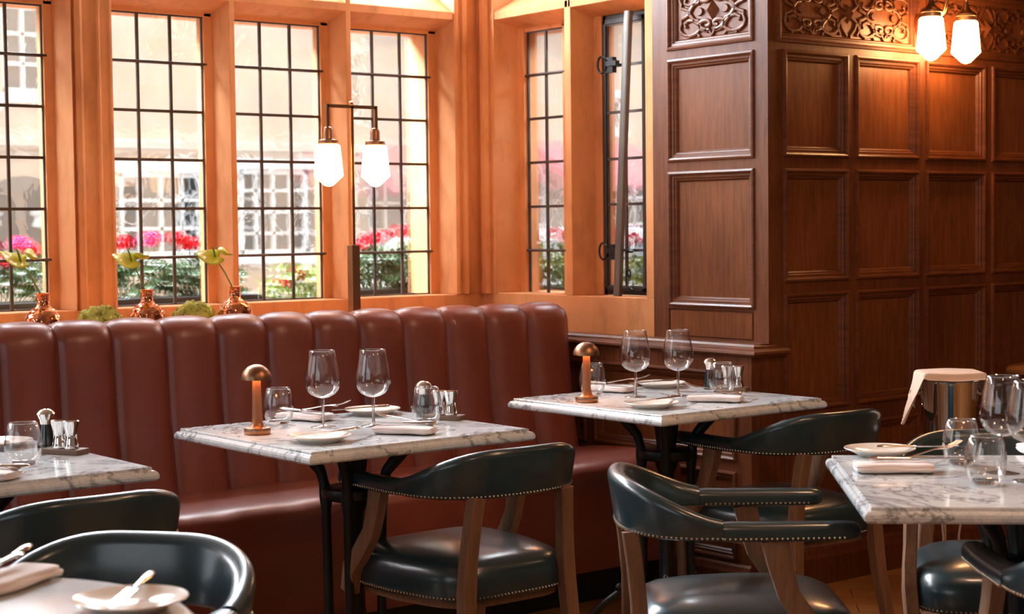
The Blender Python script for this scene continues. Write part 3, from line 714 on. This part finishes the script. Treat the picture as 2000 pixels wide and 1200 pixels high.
# left banquette table
tumb(P3(1.592, 3.868), 0, 'tumbler on the marble table at the left edge')
tray(P3(1.762, 4.020), R(-62), 'small wooden tray on the table at the left edge')
shk(P3(1.764, 4.016, .0142), R(-62), 'pair of waisted chrome shakers on the table at the left edge')
mill(P3(1.757, 4.118), 0, 'dark pepper mill with chrome cap at the left edge')
plate(P3(1.69, 4.262), 0, 'side plate cut off by the left edge, behind the tumbler')
nap(P3(1.445, 3.745), R(122), 'napkin at the front of the left edge table')
dk((1.445, 3.750, ZTP+.0295), R(134), 'knife on the napkin of the left edge table')
tilt(fk((1.465, 3.765, ZTP+.0335), R(112), 'fork on the napkin of the left edge table'), R(-6))
# diagonal table at the right
plate(P3(3.225, 2.600), 0, 'side plate at the far corner of the diagonal table')
kn((3.300, 2.545, ZTP+.020), R(-37), 'butter knife across the plate on the diagonal table')
nap(P3(3.028, 2.402), R(-42), 'folded pink white napkin along the edge of the diagonal table')
dk((3.080, 2.372, ZTP+.0295), R(-41), 'knife laid on the napkin of the diagonal table')
fkk = fk((3.135, 2.395, ZTP+.0335), R(-18), 'fork with tines raised over the napkin of the diagonal table'); tilt(fkk, R(-9))
tumb(P3(3.225, 2.362), 0, 'farther of two tumblers on the diagonal table')
tumb(P3(3.022, 2.152), 0, 'nearer of two tumblers on the diagonal table')
wine(P3(3.19, 2.226), 0, 'wine glass left of its neighbour on the diagonal table')
wine(P3(3.13, 2.115), 0, 'wine glass cut by the right edge on the diagonal table')
nap(P3(3.50, 2.335), R(48), 'napkin at the far right of the diagonal table')
dk((3.485, 2.325, ZTP+.0295), R(55), 'knife on the napkin at the far right of the diagonal table')
# round table in the foreground
plate(P3(1.105, 2.296), 0, 'side plate on the round table at bottom left')
tilt(kn((1.118, 2.318, ZTP+.024), R(226), 'butter knife with raised handle on the foreground plate'), R(3))
nap(P3(1.035, 2.575), R(32), 'folded napkin on the round foreground table')
tilt(dk((1.020, 2.590, ZTP+.036), R(222), 'knife on the foreground napkin, handle to the right'), R(4))
tilt(fk((.990, 2.560, ZTP+.036), R(216), 'fork on the foreground napkin, beside the knife'), R(4))

# ------------------------------------------------------------------ lamps with milk glass shades
def shade(c, r, h, mat, root, n=8):
    """faceted shade hanging under c: narrow collar, widening, pointed base"""
    x, y, z = c; m = MB(); pr = [(r*.70, 0), (r*.80, -.006), (r*.98, -h*.70), (r*1.0, -h*.735), (r*.93, -h*.77), (r*.30, -h*.975), (r*.08, -h)]
    loops = []
    for q, zz in pr:
        L = []
        for k in range(n):
            for j in (-.36, .36):
                a = 2*pi*(k+.5+j*.9)/n; L.append((x+q*cos(a), y+q*sin(a), z+zz))
        loops.append(L)
    m.loft(loops); return m.build('shade', mat, root, angle=20)
bl = thing('two_light_bench_lamp', 'two light brass post lamp standing behind the banquette', 'lamp', (3.392, 5.15, .975))
MB().box(-.017, .017, -.017, .017, 0, .292).build('square_post', 'dark_brass', bl, smooth=False, bev=.0015)
MB().box(-.006, .006, -.006, .006, .29, .80).build('rod', 'brass', bl, smooth=False, bev=.001)
m = MB().box(-.105, .105, -.006, .006, .790, .802)
for sx in (-1, 1): m.box(sx*.105-.006, sx*.105+.006, -.006, .006, .715, .802)
m.build('cross_arm', 'dark_brass', bl, smooth=False)
MB().lathe([(.006, .80), (.009, .803), (.009, .806), (.006, .807), (.009, .810), (.009, .813), (.004, .816)], n=14).build('finial', 'brass', bl)
for sx in (-1, 1):
    c = (sx*.102, 0, 0)
    MB().lathe([(.006, .722), (.014, .718), (.018, .708), (.018, .682), (.020, .676), (.036, .672), (.037, .660), (.034, .656)], c, 24).build('socket', 'copper', bl)
    shade((sx*.102, 0, .657), .054, .152, 'lit_shade', bl)
sc = thing('two_light_wall_lamp', 'two light brass sconce with glowing glass shades on the oak wall', 'wall lamp', (5.315, YW, 2.09))
MB().tube([(0, -.002, 0), (0, -.012, 0), (0, -.016, 0), (0, -.024, 0)], [.052, .050, .038, .030], 32).build('backplate', 'brass', sc)
MB().tube([(0, -.015, 0), (0, -.06, .005), (0, -.10, .04), (0, -.118, .10), (0, -.12, .16)], .008, 10).box(-.115, .115, -.127, -.113, .153, .165).build('arm', 'brass', sc)
for sx in (-1, 1):
    x = sx*.107
    MB().tube([(x, -.12, .16), (x, -.12, .075)], .007, 10).build('drop_rod', 'brass', sc)
    MB().lathe([(.007, .080), (.012, .058), (.024, .042), (.040, .032), (.041, .024), (.037, .022), (.037, .006), (.034, .004)], (x, -.12, 0), 24).build('socket', 'dark_brass', sc)
    shade((x, -.12, .006), .056, .162, 'lit_shade_wall', sc)

# ------------------------------------------------------------------ copper vases with anthurium, hydrangea heads
def mk_vase():
    t = thing('copper_glass_vase', 'x', 'vase')
    MB().lathe([(.02, 0), (.034, .002), (.05, .018), (.0605, .045), (.062, .062), (.055, .084), (.036, .102), (.022, .112), (.0195, .125), (.0200, .145), (.0245, .154), (.0225, .1545), (.0175, .146), (.0165, .125), (.01, .11)], n=36).build('body', 'copper_glass', t, angle=80)
    return t
vase = Maker(mk_vase, 'round copper glass vases on the window shelf')
vs = [(2.219, 5.2, 'leftmost copper glass vase on the shelf behind the bench'), (2.588, 5.2, 'middle copper glass vase on the shelf behind the bench'), (2.925, 5.2, 'rightmost copper glass vase, left of the two light lamp')]
for x, y, l in vs: vase((x, y, .975), 0, l)
def leafdisc(m, c, nrm, spin, a, b_, cup=.15, notch=0, n=14):
    nrm = Vector(nrm).normalized(); u = nrm.orthogonal().normalized(); u.rotate(Matrix.Rotation(spin, 3, nrm)); v = nrm.cross(u); c = Vector(c)
    rings = []
    for s_ in (.45, 1.0):
        L = []
        for k in range(n):
            t = 2*pi*k/n; r_ = s_*(1-notch*math.exp(-((t-pi)/.45)**2)); x = a*r_*cos(t)*(1+.15*cos(t)); y = b_*r_*sin(t)
            L.append(c+u*x+v*y+nrm*(cup*(x*x+y*y)/max(a, b_)*4*.25))
        rings.append(L)
    k0 = len(m.v); m.v += [tuple(c)]+[tuple(p) for L in rings for p in L]
    for k in range(n):
        m.f.append((k0, k0+1+k, k0+1+(k+1) % n)); m.f.append((k0+1+k, k0+1+n+k, k0+1+n+(k+1) % n, k0+1+(k+1) % n))
CAMR = Vector((.78, -.626, 0))
for (x, y, l), (hx, hy, hz), (n1, n2) in zip(vs, [(2.135, 5.17, 1.232), (2.53, 5.19, 1.222), (2.835, 5.17, 1.228)], [((.1, -.62, .75), (.45, -.2, .9)), ((.0, -.7, .7), (.3, .1, .9)), ((-.1, -.7, .7), (.4, -.1, .9))]):
    t = thing('anthurium_stem', 'green anthurium bloom standing in the '+l.split(' copper')[0]+' copper vase', 'flower', (x, y, 1.07), 0, 'single anthuriums in the copper vases')
    o = Vector((x, y, 1.07)); h = Vector((hx, hy, hz))-o
    MB().tube([(0, 0, 0), (h.x*.15, h.y*.15, .06), (h.x*.55, h.y*.5, h.z*.72), tuple(h)], .0025, 8).build('stalk', 'stem', t)
    m = MB(); leafdisc(m, h+Vector((-.02, -.005, -.002)), n1, 2.2, .055, .036, .5, .35, 22); m.build('spathe', 'anthurium', t, angle=80).modifiers.new('thick', 'SOLIDIFY').thickness = .0012
    m = MB(); leafdisc(m, h+CAMR*.03+Vector((0, 0, .012)), n2, .7, .036, .026, .6, .2, 18); m.build('leaf', 'anthurium', t, angle=80).modifiers.new('thick', 'SOLIDIFY').thickness = .0012
    MB().tube([h, h+Vector((-.012, -.01, .03)), h+Vector((-.02, -.012, .045))], [.004, .0035, .0015], 8).build('spadix', 'leaf_light', t)
for (x, y, z, l) in ((2.439, 5.25, .990, 'left green hydrangea head peeping over the bench back'), (2.792, 5.25, .992, 'right green hydrangea head peeping over the bench back')):
    t = thing('hydrangea_head', l, 'flower', (x, y, z), 0, 'green flower heads between the copper vases')
    MB().lathe([(.03, -.015), (.04, -.01), (.045, .015), (.042, .022)], n=24).build('bowl', 'dark_brass', t)
    m = MB(); rr = random.Random(int(x*100))
    for k in range(150):
        a = rr.uniform(0, 2*pi); e_ = rr.uniform(.0, 1.35); d = Vector((cos(a)*cos(e_), sin(a)*cos(e_), sin(e_)*.75)); r_ = .064
        leafdisc(m, Vector((0, 0, .028))+d*r_*rr.uniform(.88, 1.04), d+Vector((rr.uniform(-.5, .5), rr.uniform(-.5, .5), rr.uniform(-.3, .5))), rr.uniform(0, 6), .015, .013, .6, 0, 8)
    o = m.build('florets', 'succulent', t, angle=80); o.modifiers.new('thick', 'SOLIDIFY').thickness = .0008; o['kind'] = 'stuff'

# ------------------------------------------------------------------ champagne bucket on its stand
bk = thing('ice_bucket', 'polished steel ice bucket draped with a cloth, beside the oak wall', 'ice bucket', (4.52, 3.36, .585))
MB().lathe([(.02, .002), (.074, .0), (.080, .006), (.084, .03), (.096, .215), (.0985, .222), (.0985, .228), (.094, .228), (.092, .215), (.078, .02), (.01, .012)], n=48).build('body', 'chrome', bk)
for a in (R(128+5), R(308)):
    c, s_ = cos(a), sin(a)
    m = MB().sphere((.112*c, .112*s_, .185), .013, 14, 8); m.tube([(.09*c, .09*s_, .185), (.112*c, .112*s_, .185)], .006, 10)
    m.tube([(.112*c+.022*(-s_)*cos(q), .112*s_+.022*c*cos(q), .178+.022*sin(q)-.02) for q in [2*pi*k/16 for k in range(17)]], .0035, 8); m.build('handle', 'chrome', bk)
st_ = thing('bucket_stand', 'metal stand carrying the ice bucket', 'stand', (4.52, 3.36, 0))
MB().tube([(.098*cos(q), .098*sin(q), .63) for q in [2*pi*k/40 for k in range(41)]], .005, 8).build('ring', 'chrome', st_)
MB().lathe([(.05, .572), (.075, .576), (.075, .584), (.05, .584)], n=32).build('support_dish', 'chrome', st_)
for k in range(3):
    a = R(-60+120*k); c, s_ = cos(a), sin(a)
    MB().tube([(.10*c, .10*s_, .63), (.103*c, .103*s_, .58), (.06*c, .06*s_, .50), (.03*c, .03*s_, .3), (.06*c, .06*s_, .1), (.15*c, .15*s_, .008)], .006, 10).build('leg', 'chrome', st_)
# cloth: laid over the rim, falling on the left and right
cl = MB(); rows = []
rv = Vector((.78, -.626, 0)); fv = Vector((.625, .779, 0))
prof = [(q, 0) for q in (-.205, -.188, -.170, -.150, -.132, -.116, -.107, -.099, -.08, -.04, 0, .04, .08, .099, .108, .120, .14, .165, .19)]
for i, (s_, z) in enumerate(prof):
    L = []
    for j in range(23):
        t = j/22*2-1
        if abs(s_) <= .1:
            k = 1-abs(s_)/.1; p = rv*s_+fv*(t*.075-.025)+Vector((0, 0, .256+.004*k-(.020 if t < -.75 else 0)-.010*k*(1-t)*.5))
        else:
            h_ = (abs(s_)-.1)/.105; sg = -1 if s_ < 0 else 1; L_ = .135 if sg < 0 else .11
            fan = (.030+.040*(1-t)*.5) if sg < 0 else .030
            p = rv*sg*(.1+h_*fan+.007*h_*sin(j*1.3))+fv*((t*.075-.025)*(1-.25*h_)+.010*h_*cos(j*1.3))+Vector((0, 0, .256-.012*min(1, h_*3)-L_*h_+.020*h_*(t if sg < 0 else 0)+.006*h_*sin(j*1.3+1)))
        L.append(p)
    rows.append(L)
n_ = 23; vs_ = [tuple(p) for L in rows for p in L]; fs_ = [(i*n_+j, i*n_+j+1, (i+1)*n_+j+1, (i+1)*n_+j) for i in range(len(rows)-1) for j in range(n_-1)]
o = MB().add(vs_, fs_).build('draped_cloth', 'cloth_tan', None, loc=(4.52, 3.36, .585), angle=80); tag(o, 'cream cloth draped over the rim of the ice bucket', 'cloth')
md = o.modifiers.new('sub', 'SUBSURF'); md.levels = 2; md.render_levels = 2; o.modifiers.new('thick', 'SOLIDIFY').thickness = .0025
# side table against the oak wall
sd = thing('oval_side_table', 'dark topped wooden table against the panelled wall at the right edge', 'table', (6.15, 3.84, 0))
def oval(a, b_, z, n=48): return [(a*(1 if cos(t) > 0 else -1)*abs(cos(t))**.8, b_*(1 if sin(t) > 0 else -1)*abs(sin(t))**.8, z) for t in [2*pi*k/n for k in range(n)]]
MB().loft([oval(.50, .19, .722), oval(.52, .205, .728), oval(.52, .205, .742), oval(.505, .195, .75)]).build('tabletop', 'table_wood', sd)
MB().loft([oval(.40, .11, .7502), oval(.40, .11, .753)]).build('inlay', 'black_gloss', sd)
MB().lathe([(.16, 0), (.16, .02), (.04, .05), (.03, .1), (.03, .68), (.12, .722)], n=28).build('pedestal', 'table_wood', sd)

# ------------------------------------------------------------------ street outside
road = MB().box(-12, 45, 6.3, 40, -.25, -.15).build('street_paving', 'road', None, smooth=False); road['kind'] = 'structure'
def facade(name, label, x0, x1, y, z1, wins, mat='facade', rot=0, org=None):
    t = thing(name, label, 'building', org or (x0, y, -.15), rot)
    W_ = x1-x0; m = MB(); us = sorted(set([0, W_]+[v-x0 for w in wins for v in w[:2]])); zs = sorted(set([0, z1]+[v+.15 for w in wins for v in w[2:4]]))
    for i in range(len(us)-1):
        for j in range(len(zs)-1):
            uc, zc = (us[i]+us[i+1])/2, (zs[j]+zs[j+1])/2
            if not any(w[0]-x0 < uc < w[1]-x0 and w[2]+.15 < zc < w[3]+.15 for w in wins): m.box(us[i], us[i+1], 0, .3, zs[j], zs[j+1])
    m.build('wall', mat, t, smooth=False)
    for w in wins:
        a, b_, c, d, nx, nz = w; a -= x0; b_ -= x0; c += .15; d += .15
        f = MB(); e_ = .05
        f.box(a-.07, b_+.07, -.03, .02, d, d+.10).box(a-.07, b_+.07, -.05, .02, c-.08, c)
        f.box(a, a+e_, .02, .1, c, d).box(b_-e_, b_, .02, .1, c, d).box(a, b_, .02, .1, c, c+e_).box(a, b_, .02, .1, d-e_, d)
        for k in range(1, nx): x = a+(b_-a)*k/nx; f.box(x-.016, x+.016, .03, .08, c, d)
        for k in range(1, nz): z = c+(d-c)*k/nz; f.box(a, b_, .03, .08, z-.016, z+.016)
        fo = f.build('window', 'white_paint', t, smooth=False)
        MB().box(a, b_, .085, .10, c, d).build('pane', 'dark_pane', fo, smooth=False)
    return t
hA = facade('stone_townhouse', 'cream stone shopfront with white sash windows straight across the street', 4.2, 9.4, 14, 7.5,
       [(5.66, 6.06, 2.52, 3.30, 2, 3), (6.72, 7.58, 1.08, 1.86, 4, 3), (7.95, 8.72, 1.08, 1.90, 4, 4), (4.5, 5.1, 1.0, 1.9, 3, 3), (7.0, 7.5, 4.2, 5.4, 3, 3)])
MB().box(-.05, 5.25, -.10, 0, 2.22, 2.30).build('string_course', 'pale_stone', hA, smooth=False)
MB().box(0, 5.2, -.4, .6, 7.5, 7.65).build('eaves', 'roof_tile', hA, smooth=False)
MB().loft([[(x-4.2, y, z+.15) for x, z in [(5.42, .9), (6.22, .9), (6.22, 1.45)]+[(5.82+.40*cos(q), 1.45+.36*sin(q)) for q in [pi*k/12 for k in range(1, 12)]]+[(5.42, 1.45)]] for y in (-.03, .02)]).build('arched_doorway', 'planter', hA, smooth=False)
MB().lathe([(.02, 0), (.09, .02), (.07, .10), (.10, .12), (.10, .15), (.02, .17)], (1.70, -.2, 1.50), 16).build('door_lantern', 'white_paint', hA)
hB = facade('gabled_house', 'paler stone house with red awnings seen through the right hand lights', 9.5, 20, 15.5, 4.2,
       [(10.4, 11.2, 1.0, 1.9, 3, 3), (12.2, 13.0, 1.0, 2.0, 3, 3), (14.2, 15.0, 1.0, 2.0, 3, 3), (13.9, 14.25, 2.5, 2.9, 1, 1), (16.3, 17.2, 1.0, 2.0, 3, 3), (11.0, 11.6, 2.7, 3.5, 2, 3)])
MB().add([(-.3, -.4, 4.2), (10.8, -.4, 4.2), (10.8, 3, 7.2), (-.3, 3, 7.2), (-.3, -.4, 4.05), (10.8, -.4, 4.05), (10.8, 3, 7.0), (-.3, 3, 7.0)], [(0, 1, 2, 3), (7, 6, 5, 4), (0, 4, 5, 1), (1, 5, 6, 2), (2, 6, 7, 3), (3, 7, 4, 0)]).build('roof', 'roof_tile', hB, smooth=False)
for (x0, x1, z) in ((.7, 2.0, 2.25), (3.2, 4.9, 2.35), (5.4, 7.4, 2.30)):
    MB().add([(x0, 0, z+.15), (x1, 0, z+.15), (x1, -.8, z-.25), (x0, -.8, z-.25), (x0, -.8, z-.40), (x1, -.8, z-.40), (x0, 0, z), (x1, 0, z)], [(0, 1, 2, 3), (3, 2, 5, 4), (6, 4, 5, 7), (0, 3, 4, 6), (1, 7, 5, 2)]).build('awning', 'awning', hB, smooth=False)
hC = facade('far_left_house', 'cream stone house far left across the street', -6, 4.1, 14.4, 7, [(1.5, 2.3, 1.0, 1.9, 3, 3), (-.5, .3, 1.0, 1.9, 3, 3), (2.8, 3.4, 1.0, 1.9, 2, 3)])
van = thing('parked_white_car', 'white car parked across the street behind the geraniums', 'car', (9.2, 11.4, -.15), R(4))
pf = [(-2.1, .3), (-2.15, .75), (-1.9, .88), (-1.25, .98), (-.8, 1.42), (.9, 1.46), (1.55, 1.02), (2.05, .92), (2.12, .35)]
MB().loft([[(x, y*(1 if z < 1 else .82), z) for x, z in pf] for y in (-.85, -.8, .8, .85)]).build('body', 'white_paint', van, smooth=False, bev=.04)
for x in (-1.35, 1.35):
    for y in (-.82, .82): MB().tube([(x, y-.1, .31), (x, y+.1, .31)], .31, 24).build('wheel', 'planter', van)
MB().box(-.75, .85, -.90, -.80, 1.02, 1.36).build('side_window', 'dark_pane', van, smooth=False)

# ------------------------------------------------------------------ window boxes with geraniums
def geranium(loc, label, w, d, h, nl, blooms, seed, lm='leaf', pm='petal_red'):
    t = thing('geranium_plant', label, 'plant', loc, 0, 'geraniums in the window boxes'); rr = random.Random(seed); m = MB(); st2 = MB()
    for k in range(nl):
        x = rr.uniform(-1, 1)*w/2; y = rr.uniform(-1, 1)*d/2; z = h*(rr.random()**.8)*(1-.35*(2*x/w)**2)
        nrm = Vector((rr.uniform(-.8, .8), rr.uniform(-1.1, .1), rr.uniform(.3, 1.0))); s_ = rr.uniform(.012, .026)
        leafdisc(m, (x, y, z), nrm, rr.uniform(0, 6.3), s_, s_*.95, .5, .3, 10)
        if k % 5 == 0: st2.tube([(x*.6, y*.5, 0), (x, y, z)], .0018, 5)
    o = m.build('foliage', lm, t, angle=80); o['kind'] = 'stuff'
    for (bx, by, bz, r_) in blooms:
        st2.tube([(bx*.6, by, .02), (bx, by, bz)], .002, 5); b2 = MB()
        for k in range(46):
            a = rr.uniform(0, 2*pi); e_ = rr.uniform(-.6, 1.5); dv = Vector((cos(a)*cos(e_), sin(a)*cos(e_), sin(e_)*.75))
            leafdisc(b2, Vector((bx, by, bz))+dv*r_*rr.uniform(.75, 1), dv+Vector((rr.uniform(-.5, .5), rr.uniform(-.5, .5), rr.uniform(-.5, .5))), rr.uniform(0, 6), .013, .012, .6, .1, 7)
        b2.build('blossom', pm if rr.random() < .85 else 'petal_pink', t, angle=80)
    st2.build('stems', 'stem', t); return t
def wbox(x0, x1, y0, y1, label):
    m = MB().box(x0, x1, y0, y1, .86, 1.055); o = m.build('window_box', 'planter', None, smooth=False, bev=.004); return tag(o, label, 'window box', 'dark window boxes outside')
wbox(2.1, 3.62, 6.2, 6.40, 'dark planter box outside the left and middle lights'); wbox(4.05, 4.62, 6.2, 6.40, 'dark planter box outside the light right of the lamp'); wbox(4.86, 5.06, 5.15, 5.98, 'dark planter box outside the narrow right hand lights')
Y0 = 6.3
geranium((2.50, Y0, 1.05), 'red geranium outside the leftmost light', .62, .18, .19, 230, [(.10, 0, .225, .040), (-.02, .02, .22, .036), (.16, .03, .205, .03), (-.14, 0, .215, .035), (.03, -.03, .16, .03)], 11)
geranium((3.04, Y0, 1.05), 'red geranium outside the second light, behind the middle vase', .40, .18, .18, 190, [(.0, 0, .225, .036), (.13, .02, .235, .042), (-.08, .03, .205, .03)], 12)
geranium((3.40, Y0, 1.05), 'red geranium outside the second light, right part', .32, .18, .17, 170, [(-.07, 0, .215, .036), (-.14, -.03, .24, .036), (.04, .02, .205, .038)], 13)
geranium((3.87, Y0, .97), 'small geranium low outside the third light', .30, .18, .19, 130, [(-.03, -.02, .155, .036), (-.06, .02, .12, .026)], 14, 'leaf_light')
geranium((4.24, Y0, 1.05), 'red geranium outside the light just right of the lamp post', .36, .18, .19, 200, [(.0, 0, .22, .038), (.07, .03, .235, .036), (-.06, 0, .195, .034)], 15)
geranium((4.50, Y0, 1.05), 'red geranium at the right end of the box beside the corner', .34, .18, .20, 190, [(-.08, 0, .255, .040), (.03, .02, .265, .034), (.08, -.02, .225, .032)], 16)
geranium((4.96, 5.84, 1.05), 'red geranium outside the narrow two pane light', .17, .34, .19, 170, [(0, .02, .235, .038), (0, -.06, .225, .034)], 17, 'leaf_light')
geranium((4.96, 5.36, 1.05), 'pink and red geranium outside the casement window', .17, .36, .15, 110, [(0, .06, .245, .036), (0, -.02, .21, .03)], 18, 'leaf_light', 'petal_red')
